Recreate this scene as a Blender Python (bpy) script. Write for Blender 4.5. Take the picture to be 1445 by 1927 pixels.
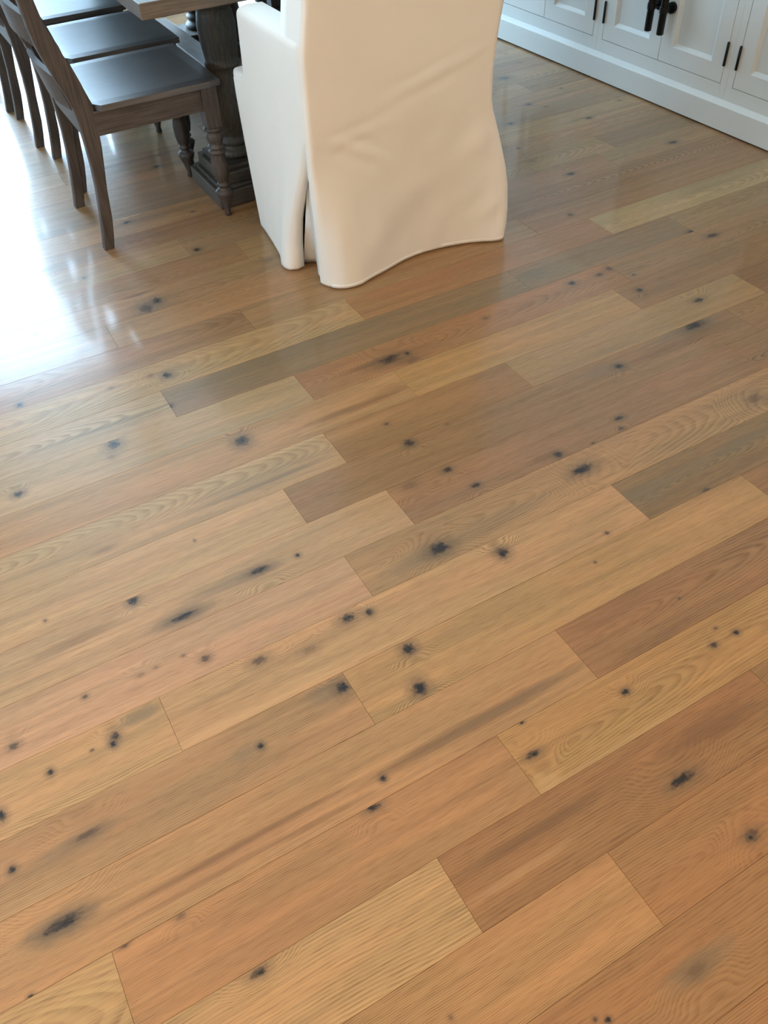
import bpy, bmesh, math, random
from mathutils import Vector, Matrix

# ------------------------------------------------------------------ scene, camera, light
for o in list(bpy.data.objects):
    bpy.data.objects.remove(o, do_unlink=True)
SC = bpy.context.scene
COL = SC.collection
W = 0.133                      # width of one floor board, metres

cam_d = bpy.data.cameras.new('camera')
cam = bpy.data.objects.new('camera', cam_d)
COL.objects.link(cam)
cam_d.sensor_fit = 'HORIZONTAL'
cam_d.sensor_width = 36.0
cam_d.lens = 1572.86 * 36.0 / 1445.0
cam_d.clip_start = 0.02
_r = Vector((0.8684473, -0.4942050, -0.0395062))
_d = Vector((-0.3773434, -0.6071952, -0.6992324))
_f = Vector((0.3215762, 0.6221539, -0.7138020))
cam.matrix_world = Matrix(((_r.x, -_d.x, -_f.x, 0.0),
                           (_r.y, -_d.y, -_f.y, -0.5982),
                           (_r.z, -_d.z, -_f.z, 1.37815),
                           (0, 0, 0, 1)))
SC.camera = cam

world = bpy.data.worlds.new('daylight')
SC.world = world
world.use_nodes = True
_bg = world.node_tree.nodes['Background']
_bg.inputs['Color'].default_value = (0.53, 0.76, 1.0, 1)
_bg.inputs['Strength'].default_value = 42.0

SC.view_settings.view_transform = 'Standard'
SC.view_settings.look = 'None'
SC.view_settings.exposure = -0.75
SC.view_settings.gamma = 1.0
SC.view_settings.use_curve_mapping = False
SC.cycles.use_denoising = True
SC.cycles.max_bounces = 5
SC.cycles.diffuse_bounces = 2
SC.cycles.glossy_bounces = 3
SC.cycles.transparent_max_bounces = 8
SC.cycles.use_adaptive_sampling = True
SC.cycles.adaptive_threshold = 0.05
SC.cycles.adaptive_min_samples = 16
SC.cycles.sample_clamp_indirect = 6.0
SC.cycles.caustics_reflective = False
SC.cycles.caustics_refractive = False

FILL_LAMP_POWER = 24.0
FILL_LAMP_COLOR = (1.0, 0.75, 0.52)
FILL_LAMPS = [(-1.6, -0.8), (-1.6, 0.2), (-1.2, -1.9), (-0.4, -1.3)]  # unseen; kept to the left to stand in for window light
FILL_PENDANT_POWER = 235.0
FILL_PENDANTS = [(0.5, -2.6), (1.5, -2.6)]  # unseen, added to brighten the outside back of the armchair
ROOM = dict(x0=-2.6, x1=3.28, y0=-3.6, y1=5.4, h=2.7)
# openings: (wall, a0, a1, z0, z1)
OPEN_FAR = [(-0.35, 1.4, 0.04, 2.52), (1.95, 2.65, 0.04, 2.4)]
OPEN_LEFT = [(1.3, 2.6, 0.95, 2.0)]


def portal(name, loc, rot, sx, sy):
    l = bpy.data.lights.new(name, 'AREA')
    l.shape = 'RECTANGLE'
    l.size = sx
    l.size_y = sy
    l.cycles.is_portal = True
    o = bpy.data.objects.new(name, l)
    o.location = loc
    o.rotation_euler = rot
    COL.objects.link(o)


for a0, a1, z0, z1 in OPEN_FAR:
    portal('daylight_portal', ((a0 + a1) / 2, ROOM['y1'] + 0.10, (z0 + z1) / 2), (-math.pi / 2, 0, 0), a1 - a0, z1 - z0)
for a0, a1, z0, z1 in OPEN_LEFT:
    portal('daylight_portal', (ROOM['x0'] - 0.10, (a0 + a1) / 2, (z0 + z1) / 2), (0, -math.pi / 2, 0), z1 - z0, a1 - a0)

# ------------------------------------------------------------------ helpers


def srgb(r, g, b):
    def c(v):
        v /= 255.0
        return v / 12.92 if v <= 0.04045 else ((v + 0.055) / 1.055) ** 2.4
    return (c(r), c(g), c(b), 1.0)


def link(o, parent=None):
    COL.objects.link(o)
    if parent is not None:
        o.parent = parent
    return o


def mesh_obj(name, verts, faces, mat=None, parent=None, smooth=False):
    m = bpy.data.meshes.new(name)
    m.from_pydata([tuple(v) for v in verts], [], faces)
    m.update()
    bm = bmesh.new()
    bm.from_mesh(m)
    bmesh.ops.recalc_face_normals(bm, faces=bm.faces)
    bm.to_mesh(m)
    bm.free()
    if smooth:
        m.polygons.foreach_set('use_smooth', [True] * len(m.polygons))
    if mat:
        m.materials.append(mat)
    return link(bpy.data.objects.new(name, m), parent)


def bm_obj(name, bm, mat=None, parent=None, smooth=False):
    bmesh.ops.recalc_face_normals(bm, faces=bm.faces)
    m = bpy.data.meshes.new(name)
    bm.to_mesh(m)
    bm.free()
    if smooth:
        m.polygons.foreach_set('use_smooth', [True] * len(m.polygons))
    if mat:
        m.materials.append(mat)
    return link(bpy.data.objects.new(name, m), parent)


def box_bm(bm, x0, x1, y0, y1, z0, z1, bevel=0.0, seg=2):
    r = bmesh.ops.create_cube(bm, size=1.0)
    vs = r['verts']
    for v in vs:
        v.co = Vector(((x0 + x1) / 2 + v.co.x * (x1 - x0), (y0 + y1) / 2 + v.co.y * (y1 - y0), (z0 + z1) / 2 + v.co.z * (z1 - z0)))
    if bevel > 0:
        es = list({e for v in vs for e in v.link_edges})
        bmesh.ops.bevel(bm, geom=es, offset=bevel, segments=seg, profile=0.5, affect='EDGES')


def box(name, x0, x1, y0, y1, z0, z1, mat, parent=None, bevel=0.0, seg=2, smooth=False):
    bm = bmesh.new()
    box_bm(bm, x0, x1, y0, y1, z0, z1, bevel, seg)
    return bm_obj(name, bm, mat, parent, smooth)


def lathe(name, prof, cx, cy, mat, parent=None, n=20, square_top=None):
    """prof: list of (radius, z)."""
    vs, fs = [], []
    for r, z in prof:
        for i in range(n):
            a = 2 * math.pi * i / n
            vs.append((cx + r * math.cos(a), cy + r * math.sin(a), z))
    k = len(prof)
    for j in range(k - 1):
        for i in range(n):
            i2 = (i + 1) % n
            fs.append((j * n + i, j * n + i2, (j + 1) * n + i2, (j + 1) * n + i))
    fs.append(tuple(range(n)))
    fs.append(tuple((k - 1) * n + i for i in range(n)))
    o = mesh_obj(name, vs, fs, mat, parent, True)
    return o


def loft(name, rings, mat, parent=None, cap=True, smooth=True):
    n = len(rings[0])
    vs = [p for r in rings for p in r]
    fs = []
    for j in range(len(rings) - 1):
        for i in range(n):
            i2 = (i + 1) % n
            fs.append((j * n + i, j * n + i2, (j + 1) * n + i2, (j + 1) * n + i))
    if cap:
        fs.append(tuple(range(n)))
        fs.append(tuple((len(rings) - 1) * n + i for i in range(n)))
    return mesh_obj(name, vs, fs, mat, parent, smooth)


def tag(o, label, cat, group=None):
    o['label'] = label
    o['category'] = cat
    if group:
        o['group'] = group
    return o


def struct(o):
    o['kind'] = 'structure'
    return o


def empty(name, loc=(0, 0, 0), rz=0.0):
    o = bpy.data.objects.new(name, None)
    o.location = loc
    o.rotation_euler = (0, 0, rz)
    o.empty_display_size = 0.1
    COL.objects.link(o)
    return o


def copy_tree(o, parent=None):
    c = o.copy()
    COL.objects.link(c)
    if parent is not None:
        c.parent = parent
    for ch in list(o.children):
        copy_tree(ch, c)
    return c


def lerp_tab(tab, x):
    """piecewise linear table [(x, y), ...] ascending in x"""
    if x <= tab[0][0]:
        return tab[0][1]
    for (a, b), (c, d) in zip(tab, tab[1:]):
        if x <= c:
            return b + (d - b) * (x - a) / (c - a)
    return tab[-1][1]


def smooth01(x):
    x = max(0.0, min(1.0, x))
    return x * x * (3 - 2 * x)


# ---- node helpers
class NT:
    def __init__(self, tree):
        self.t = tree

    def n(self, typ, **kw):
        nd = self.t.nodes.new(typ)
        for k, v in kw.items():
            setattr(nd, k, v)
        return nd

    def put(self, sock, v):
        if hasattr(v, 'is_output'):
            self.t.links.new(v, sock)
        else:
            sock.default_value = v

    def m(self, op, a, b=None, c=None, clamp=False):
        nd = self.n('ShaderNodeMath', operation=op, use_clamp=clamp)
        self.put(nd.inputs[0], a)
        if b is not None:
            self.put(nd.inputs[1], b)
        if c is not None:
            self.put(nd.inputs[2], c)
        return nd.outputs[0]

    def xyz(self, x, y, z):
        nd = self.n('ShaderNodeCombineXYZ')
        for i, v in enumerate((x, y, z)):
            self.put(nd.inputs[i], v)
        return nd.outputs[0]

    def sep(self, v):
        nd = self.n('ShaderNodeSeparateXYZ')
        self.put(nd.inputs[0], v)
        return nd.outputs

    def noise(self, vec, scale=1.0, detail=2.0, rough=0.5):
        nd = self.n('ShaderNodeTexNoise')
        nd.inputs['Scale'].default_value = scale
        nd.inputs['Detail'].default_value = detail
        nd.inputs['Roughness'].default_value = rough
        self.put(nd.inputs['Vector'], vec)
        return nd.outputs[0]

    def mix(self, fac, a, b, blend='MIX'):
        nd = self.n('ShaderNodeMix', data_type='RGBA', blend_type=blend)
        self.put(nd.inputs[0], fac)
        self.put(nd.inputs[6], a)
        self.put(nd.inputs[7], b)
        return nd.outputs[2]

    def smooth(self, v, a, b, lo=0.0, hi=1.0):
        nd = self.n('ShaderNodeMapRange', interpolation_type='SMOOTHSTEP')
        self.put(nd.inputs[0], v)
        nd.inputs[1].default_value = a
        nd.inputs[2].default_value = b
        nd.inputs[3].default_value = lo
        nd.inputs[4].default_value = hi
        return nd.outputs[0]


def new_mat(name):
    m = bpy.data.materials.new(name)
    m.use_nodes = True
    nt = m.node_tree
    nt.nodes.clear()
    t = NT(nt)
    out = t.n('ShaderNodeOutputMaterial')
    b = t.n('ShaderNodeBsdfPrincipled')
    nt.links.new(b.outputs[0], out.inputs[0])
    return m, t, b


def simple(name, col, rough=0.5, var=0.0, scale=20.0, bump=0.0, metallic=0.0, spec=0.5):
    m, t, b = new_mat(name)
    tc = t.n('ShaderNodeTexCoord').outputs['Object']
    nz = t.noise(tc, scale, 3.0)
    d = [c * (1 - var) for c in col[:3]] + [1]
    l = [min(1, c * (1 + var)) for c in col[:3]] + [1]
    t.put(b.inputs['Base Color'], t.mix(nz, d, l))
    b.inputs['Roughness'].default_value = rough
    b.inputs['Metallic'].default_value = metallic
    b.inputs['Specular IOR Level'].default_value = spec
    if bump:
        bp = t.n('ShaderNodeBump')
        bp.inputs['Strength'].default_value = bump
        bp.inputs['Distance'].default_value = 0.002
        t.put(bp.inputs['Height'], t.noise(tc, scale * 6, 4.0))
        t.put(b.inputs['Normal'], bp.outputs[0])
    return m


# ------------------------------------------------------------------ room shell
M_WALL = simple('wall_paint', srgb(226, 220, 206), 0.75, 0.02, 4.0, 0.1)
M_CEIL = simple('ceiling_paint', srgb(236, 232, 224), 0.8, 0.02, 4.0)
M_TRIM = simple('white_trim_paint', srgb(236, 236, 232), 0.4, 0.015, 6.0)


def glass_material():
    m = bpy.data.materials.new('window_glass')
    m.use_nodes = True
    nt = m.node_tree
    nt.nodes.clear()
    t = NT(nt)
    out = t.n('ShaderNodeOutputMaterial')
    tr = t.n('ShaderNodeBsdfTransparent')
    tr.inputs[0].default_value = (0.95, 0.97, 0.97, 1)
    gl = t.n('ShaderNodeBsdfGlossy')
    gl.inputs['Roughness'].default_value = 0.02
    lw = t.n('ShaderNodeFresnel')
    lw.inputs[0].default_value = 1.2
    mx = t.n('ShaderNodeMixShader')
    nt.links.new(lw.outputs[0], mx.inputs[0])
    nt.links.new(tr.outputs[0], mx.inputs[1])
    nt.links.new(gl.outputs[0], mx.inputs[2])
    nt.links.new(mx.outputs[0], out.inputs[0])
    return m


M_GLASS = glass_material()
M_BLACK = simple('black_iron', srgb(28, 27, 27), 0.38, 0.15, 60.0, 0.1, 0.6)
X0, X1, Y0, Y1, H = ROOM['x0'], ROOM['x1'], ROOM['y0'], ROOM['y1'], ROOM['h']
TH = 0.14


def wall_with_openings(name, axis, pos, out, a0, a1, openings):
    """axis 'x': wall runs along x at y=pos; 'y': runs along y at x=pos. out = +1/-1 outward side"""
    bm = bmesh.new()

    def piece(p0, p1, z0, z1):
        if p1 - p0 < 1e-4 or z1 - z0 < 1e-4:
            return
        w0, w1 = sorted((pos, pos + out * TH))
        if axis == 'x':
            box_bm(bm, p0, p1, w0, w1, z0, z1)
        else:
            box_bm(bm, w0, w1, p0, p1, z0, z1)
    cur = a0
    for o0, o1, z0, z1 in sorted(openings):
        piece(cur, o0, 0, H)
        piece(o0, o1, 0, z0)
        piece(o0, o1, z1, H)
        cur = o1
    piece(cur, a1, 0, H)
    return struct(bm_obj(name, bm, M_WALL))


wall_with_openings('wall_far', 'x', Y1, 1, X0 - TH, X1 + TH, OPEN_FAR)
wall_with_openings('wall_left', 'y', X0, -1, Y0, Y1, OPEN_LEFT)
wall_with_openings('wall_right', 'y', X1, 1, Y0, Y1, [])
wall_with_openings('wall_near', 'x', Y0, -1, X0 - TH, X1 + TH, [])
struct(box('ceiling', X0 - TH, X1 + TH, Y0 - TH, Y1 + TH, H, H + 0.1, M_CEIL))


def glazing(name, axis, pos, a0, a1, z0, z1, nx, nz):
    root = struct(empty(name))

    def pc(nm, p0, p1, za, zb, d0, d1, mat, bev=0.0):
        if axis == 'x':
            return box(nm, p0, p1, pos + d0, pos + d1, za, zb, mat, root, bev)
        return box(nm, pos - d1, pos - d0, p0, p1, za, zb, mat, root, bev)
    fw = 0.07
    pc('frame_post', a0, a0 + fw, z0, z1, 0.02, 0.09, M_TRIM, 0.004)
    pc('frame_post', a1 - fw, a1, z0, z1, 0.02, 0.09, M_TRIM, 0.004)
    pc('frame_rail', a0 + fw, a1 - fw, z0, z0 + fw, 0.02, 0.09, M_TRIM, 0.004)
    pc('frame_rail', a0 + fw, a1 - fw, z1 - fw, z1, 0.02, 0.09, M_TRIM, 0.004)
    ia0, ia1, iz0, iz1 = a0 + fw, a1 - fw, z0 + fw, z1 - fw
    mw = 0.022
    for i in range(1, nx):
        x = ia0 + (ia1 - ia0) * i / nx
        pc('glazing_bar', x - mw / 2, x + mw / 2, iz0, iz1, 0.04, 0.07, M_TRIM)
    for j in range(1, nz):
        z = iz0 + (iz1 - iz0) * j / nz
        pc('glazing_bar', ia0, ia1, z - mw / 2, z + mw / 2, 0.042, 0.068, M_TRIM)
    for i in range(nx):
        for j in range(nz):
            pc('pane', ia0 + (ia1 - ia0) * i / nx, ia0 + (ia1 - ia0) * (i + 1) / nx, iz0 + (iz1 - iz0) * j / nz, iz0 + (iz1 - iz0) * (j + 1) / nz, 0.053, 0.057, M_GLASS)
    return root


glazing('door_1', 'x', Y1, *OPEN_FAR[0], 2, 1)
glazing('door_2', 'x', Y1, *OPEN_FAR[1], 1, 1)
glazing('window_1', 'y', X0, *OPEN_LEFT[0], 2, 1)


def baseboard(name, axis, pos, inn, runs):
    bm = bmesh.new()
    for a0, a1 in runs:
        w0, w1 = sorted((pos, pos + inn * 0.016))
        if axis == 'x':
            box_bm(bm, a0, a1, w0, w1, 0.001, 0.12, 0.004)
        else:
            box_bm(bm, w0, w1, a0, a1, 0.001, 0.12, 0.004)
    struct(bm_obj(name, bm, M_TRIM))


baseboard('baseboard_far', 'x', Y1, -1, [(X0, OPEN_FAR[0][0]), (OPEN_FAR[0][1], OPEN_FAR[1][0]), (OPEN_FAR[1][1], 2.7)])
baseboard('baseboard_left', 'y', X0, 1, [(Y0, Y1)])
baseboard('baseboard_near', 'x', Y0, 1, [(X0 + 0.02, X1)])

M_LAMP = bpy.data.materials.new('fill_lamp_glow')
M_LAMP.use_nodes = True
_nt = M_LAMP.node_tree
_nt.nodes.clear()
_o = _nt.nodes.new('ShaderNodeOutputMaterial')
_e = _nt.nodes.new('ShaderNodeEmission')
_e.inputs[0].default_value = FILL_LAMP_COLOR + (1,)
_e.inputs[1].default_value = 3.0
_nt.links.new(_e.outputs[0], _o.inputs[0])


def downlight(x, y, label):  # unseen fixture, added as fill light for the foreground floor
    root = tag(empty('fill_downlight', (x, y, H)), label, 'light', 'added fill downlights in the ceiling')
    lathe('trim_ring', [(0.075, -0.004), (0.095, -0.006), (0.1, -0.0005), (0.075, -0.0005)], 0, 0, M_TRIM, root, 28)
    lathe('lens', [(0.001, -0.003), (0.073, -0.003), (0.073, -0.0005), (0.001, -0.0005)], 0, 0, M_LAMP, root, 28)
    l = bpy.data.lights.new('lamp', 'AREA')
    l.shape = 'DISK'
    l.size = 0.15
    l.energy = FILL_LAMP_POWER
    l.color = FILL_LAMP_COLOR
    o = bpy.data.objects.new('lamp', l)
    o.location = (0, 0, -0.012)
    link(o, root)


for (lx, ly), q in zip(FILL_LAMPS, ('second from the far end along the left wall', 'at the far end along the left wall', 'closest to the near wall', 'nearest the middle of the room')):
    downlight(lx, ly, 'unseen fill light added as a round white recessed ceiling downlight ' + q)



def pendant(x, y, label):  # invented fixture out of view, throws fill light onto the armchair back
    root = tag(empty('fill_pendant', (x, y, H)), label, 'lamp', 'added fill pendants by the near wall')
    lathe('canopy', [(0.002, -0.03), (0.05, -0.026), (0.06, -0.0005), (0.002, -0.0005)], 0, 0, M_BLACK, root, 24)
    lathe('cord', [(0.004, -0.60), (0.004, -0.028)], 0, 0, M_BLACK, root, 8)
    lathe('socket', [(0.004, -0.66), (0.028, -0.66), (0.03, -0.61), (0.012, -0.595), (0.004, -0.595)], 0, 0, M_BLACK, root, 20)
    lathe('bulb', [(0.002, -0.80)] + [(0.07 * math.sin(a), -0.73 - 0.07 * math.cos(a)) for a in (0.4, 0.8, 1.2, 1.6, 2.0, 2.4, 2.75)] + [(0.002, -0.662)], 0, 0, M_LAMP, root, 24)
    l = bpy.data.lights.new('lamp', 'POINT')
    l.shadow_soft_size = 0.09
    l.energy = FILL_PENDANT_POWER
    l.color = FILL_LAMP_COLOR
    o = bpy.data.objects.new('lamp', l)
    o.location = (0, 0, -0.73)
    link(o, root)


pendant(*FILL_PENDANTS[0], 'unseen fill light added as a round warm globe pendant lamp hanging from a black cord, left of the pair')
pendant(*FILL_PENDANTS[1], 'unseen fill light added as a round warm globe pendant lamp hanging from a black cord, on the cabinet side')

# ------------------------------------------------------------------ oak floor material


def build_oak_group():
    g = bpy.data.node_groups.new('oak_grain', 'ShaderNodeTree')
    I = g.interface
    I.new_socket('Vector', in_out='INPUT', socket_type='NodeSocketVector')
    for nm, dv in (('Seed', 0.0), ('V0', 0.1), ('D0', 0.05), ('Slope', 0.03), ('Ring', 0.006), ('Contrast', 0.6), ('Warp', 0.0)):
        s = I.new_socket(nm, in_out='INPUT', socket_type='NodeSocketFloat')
        s.default_value = dv
    for nm in ('Base', 'Dark'):
        I.new_socket(nm, in_out='INPUT', socket_type='NodeSocketColor')
    I.new_socket('Color', in_out='OUTPUT', socket_type='NodeSocketColor')
    I.new_socket('Height', in_out='OUTPUT', socket_type='NodeSocketFloat')
    t = NT(g)
    gi = t.n('NodeGroupInput').outputs
    go = t.n('NodeGroupOutput').inputs
    s = t.sep(gi['Vector'])
    u, v = s[0], s[1]
    seed = gi['Seed']
    us = t.m('ADD', u, t.m('MULTIPLY', seed, 3.7))
    # slow wander of the grain
    n1 = t.m('SUBTRACT', t.noise(t.xyz(t.m('MULTIPLY', us, 2.2), t.m('MULTIPLY', v, 4.0), seed), 1.0, 1.5), 0.5)
    n2 = t.m('SUBTRACT', t.noise(t.xyz(t.m('MULTIPLY', us, 9.0), t.m('MULTIPLY', v, 30.0), seed), 1.0, 2.0), 0.5)
    d = t.m('ADD', gi['D0'], t.m('ADD', t.m('MULTIPLY', gi['Slope'], u), t.m('MULTIPLY', n1, 0.045)))
    vv = t.m('ADD', t.m('SUBTRACT', v, gi['V0']), t.m('MULTIPLY', n1, 0.03))
    r = t.m('SQRT', t.m('ADD', t.m('MULTIPLY', vv, vv), t.m('MULTIPLY', d, d)))
    r = t.m('ADD', r, gi['Warp'])
    ph = t.m('ADD', t.m('DIVIDE', r, gi['Ring']), t.m('MULTIPLY', n2, 0.9))
    fr = t.m('FRACT', ph)
    up = t.smooth(fr, 0.15, 0.8)
    dn = t.smooth(fr, 0.82, 1.0, 1.0, 0.0)
    ring = t.m('MULTIPLY', up, dn)
    # rings fade in and out, pores break them up
    tint = t.noise(t.xyz(t.m('MULTIPLY', us, 2.6), t.m('MULTIPLY', v, 13.0), t.m('ADD', seed, 2.0)), 1.0, 2.0)
    fade = t.smooth(tint, 0.3, 0.62, 0.2, 1.0)
    pore = t.noise(t.xyz(t.m('MULTIPLY', us, 26.0), t.m('MULTIPLY', v, 620.0), seed), 1.0, 1.0, 0.6)
    pored = t.smooth(pore, 0.44, 0.68)
    streak = t.noise(t.xyz(t.m('MULTIPLY', us, 1.6), t.m('MULTIPLY', v, 45.0), t.m('ADD', seed, 9.0)), 1.0, 3.0, 0.6)
    fac = t.m('MULTIPLY', t.m('MULTIPLY', ring, fade), gi['Contrast'])
    fac = t.m('ADD', fac, t.m('MULTIPLY', pored, t.m('ADD', 0.20, t.m('MULTIPLY', ring, 0.35))), clamp=True)
    col = t.mix(fac, gi['Base'], gi['Dark'])
    streak2 = t.noise(t.xyz(t.m('MULTIPLY', us, 5.0), t.m('MULTIPLY', v, 190.0), t.m('ADD', seed, 4.0)), 1.0, 2.0, 0.6)
    k = t.m('ADD', 0.44, t.m('ADD', t.m('MULTIPLY', streak, 0.66), t.m('MULTIPLY', streak2, 0.46)))
    col = t.mix(1.0, col, t.xyz(k, k, k), 'MULTIPLY')
    # pinkish / greenish drift along the board
    col = t.mix(1.0, col, t.mix(t.smooth(tint, 0.36, 0.64), (1.03, 0.985, 0.95, 1), (0.96, 1.0, 0.97, 1)), 'MULTIPLY')
    t.put(go['Color'], col)
    t.put(go['Height'], t.m('SUBTRACT', 1.0, t.m('ADD', t.m('MULTIPLY', fac, 0.6), t.m('MULTIPLY', pored, 0.4))))
    return g


def build_blob_group():
    """soft-edged elongated spot with three nested masks: halo, core, heart"""
    g = bpy.data.node_groups.new('wood_spot', 'ShaderNodeTree')
    I = g.interface
    I.new_socket('Vector', in_out='INPUT', socket_type='NodeSocketVector')
    for nm in ('U', 'V', 'A', 'B', 'Wobble', 'Inner', 'Seed'):
        I.new_socket(nm, in_out='INPUT', socket_type='NodeSocketFloat')
    for nm in ('Mask', 'Halo', 'Core', 'Heart'):
        I.new_socket(nm, in_out='OUTPUT', socket_type='NodeSocketFloat')
    t = NT(g)
    gi = t.n('NodeGroupInput').outputs
    go = t.n('NodeGroupOutput').inputs
    s = t.sep(gi['Vector'])
    du = t.m('DIVIDE', t.m('SUBTRACT', s[0], gi['U']), gi['A'])
    dv = t.m('DIVIDE', t.m('SUBTRACT', s[1], gi['V']), gi['B'])
    dist = t.m('SQRT', t.m('ADD', t.m('MULTIPLY', du, du), t.m('MULTIPLY', dv, dv)))
    nz = t.m('SUBTRACT', t.noise(t.xyz(t.m('MULTIPLY', du, 1.7), t.m('MULTIPLY', dv, 1.7), gi['Seed']), 1.0, 3.0, 0.65), 0.5)
    dd = t.m('ADD', dist, t.m('MULTIPLY', nz, gi['Wobble']))
    mr = t.n('ShaderNodeMapRange', interpolation_type='SMOOTHSTEP')
    t.put(mr.inputs[0], dd)
    t.put(mr.inputs[1], gi['Inner'])
    mr.inputs[2].default_value = 1.15
    mr.inputs[3].default_value = 1.0
    mr.inputs[4].default_value = 0.0
    t.put(go['Mask'], mr.outputs[0])
    t.put(go['Halo'], t.smooth(dd, 0.4, 2.7, 1.0, 0.0))
    t.put(go['Core'], t.smooth(dd, 0.35, 1.15, 1.0, 0.0))
    t.put(go['Heart'], t.smooth(t.m('ADD', dist, t.m('MULTIPLY', nz, t.m('MULTIPLY', gi['Wobble'], 2.2))), 0.05, 0.6, 1.0, 0.0))
    return g


OAK = build_oak_group()
SPOT = build_blob_group()
FLOOR_ROUGH = 0.36
STREAK_COL = {'g': srgb(112, 98, 74), 'd': srgb(104, 74, 46), 'r': srgb(154, 106, 74), 'l': srgb(206, 166, 116)}


def oak_material(name, base, seed, v0, d0, slope, ring, contrast, knots=(), streaks=()):
    m, t, b = new_mat(name)
    tc = t.n('ShaderNodeTexCoord').outputs['Object']
    warp = None
    layers = []

    def spot(u, v, a, bb, wob, inner, sd):
        g = t.n('ShaderNodeGroup')
        g.node_tree = SPOT
        t.put(g.inputs['Vector'], tc)
        for nm, val in (('U', u), ('V', v), ('A', a), ('B', bb), ('Wobble', wob), ('Inner', inner), ('Seed', sd)):
            g.inputs[nm].default_value = val
        return g

    for i, (u, v, a, bb, st, kind) in enumerate(streaks):
        g = spot(u, v, a * 1.25, bb * 1.25, 1.1, 0.25, seed + i * 1.7)
        layers.append((g.outputs['Mask'], st * (0.6 if kind in 'lr' else 1.15), STREAK_COL[kind], 0))
    for i, (u, v, a, bb, st) in enumerate(knots):
        sd = seed + 20 + i * 2.3
        g = spot(u, v, a * 1.05 + 0.001, bb * 1.05 + 0.001, 1.5, 0.1, sd)
        layers.append((g.outputs['Halo'], 0.72 * st, srgb(98, 80, 58), 0))
        layers.append((g.outputs['Core'], min(1.0, 0.95 * st), srgb(44, 32, 24) if st > 0.55 else srgb(92, 68, 46), 1))
        if st >= 0.75:
            layers.append((g.outputs['Heart'], 0.9, srgb(20, 17, 16), 1))
        # rings swing around a knot
        if a > 0.007:
            R = max(a, bb) * 2.0 + 0.012
            so_ = t.sep(tc)
            wu = t.m('DIVIDE', t.m('SUBTRACT', so_[0], u), R * 1.7)
            wv = t.m('DIVIDE', t.m('SUBTRACT', so_[1], v), R)
            w2 = t.m('ADD', t.m('MULTIPLY', wu, wu), t.m('MULTIPLY', wv, wv))
            e = t.m('MULTIPLY', t.smooth(w2, 0.0, 1.3, 1.0, 0.0), min(0.028, R * 0.5))
            warp = e if warp is None else t.m('ADD', warp, e)
    g = t.n('ShaderNodeGroup')
    g.node_tree = OAK
    t.put(g.inputs['Vector'], tc)
    dark = tuple(c * f for c, f in zip(base[:3], (0.56, 0.50, 0.44))) + (1.0,)
    for nm, val in (('Seed', seed), ('V0', v0), ('D0', d0), ('Slope', slope), ('Ring', ring), ('Contrast', contrast), ('Base', base), ('Dark', dark)):
        g.inputs[nm].default_value = val
    if warp is not None:
        t.put(g.inputs['Warp'], warp)
    col = g.outputs['Color']
    for mask, st, c, _k in layers:
        col = t.mix(t.m('MULTIPLY', mask, st), col, c, 'MIX')
    t.put(b.inputs['Base Color'], col)
    rg = t.m('ADD', FLOOR_ROUGH, t.m('MULTIPLY', t.m('SUBTRACT', 1.0, g.outputs['Height']), 0.12))
    t.put(b.inputs['Roughness'], rg)
    b.inputs['Specular IOR Level'].default_value = 0.36
    b.inputs['Coat Weight'].default_value = 0.42
    b.inputs['Coat Roughness'].default_value = 0.11
    bp = t.n('ShaderNodeBump')
    bp.inputs['Strength'].default_value = 0.14
    bp.inputs['Distance'].default_value = 0.0006
    so = t.sep(tc)
    t.put(bp.inputs['Height'], t.noise(t.xyz(t.m('MULTIPLY', so[0], 14.0), t.m('MULTIPLY', so[1], 420.0), seed), 1.0, 0.0))
    t.put(b.inputs['Normal'], bp.outputs[0])
    return m


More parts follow.
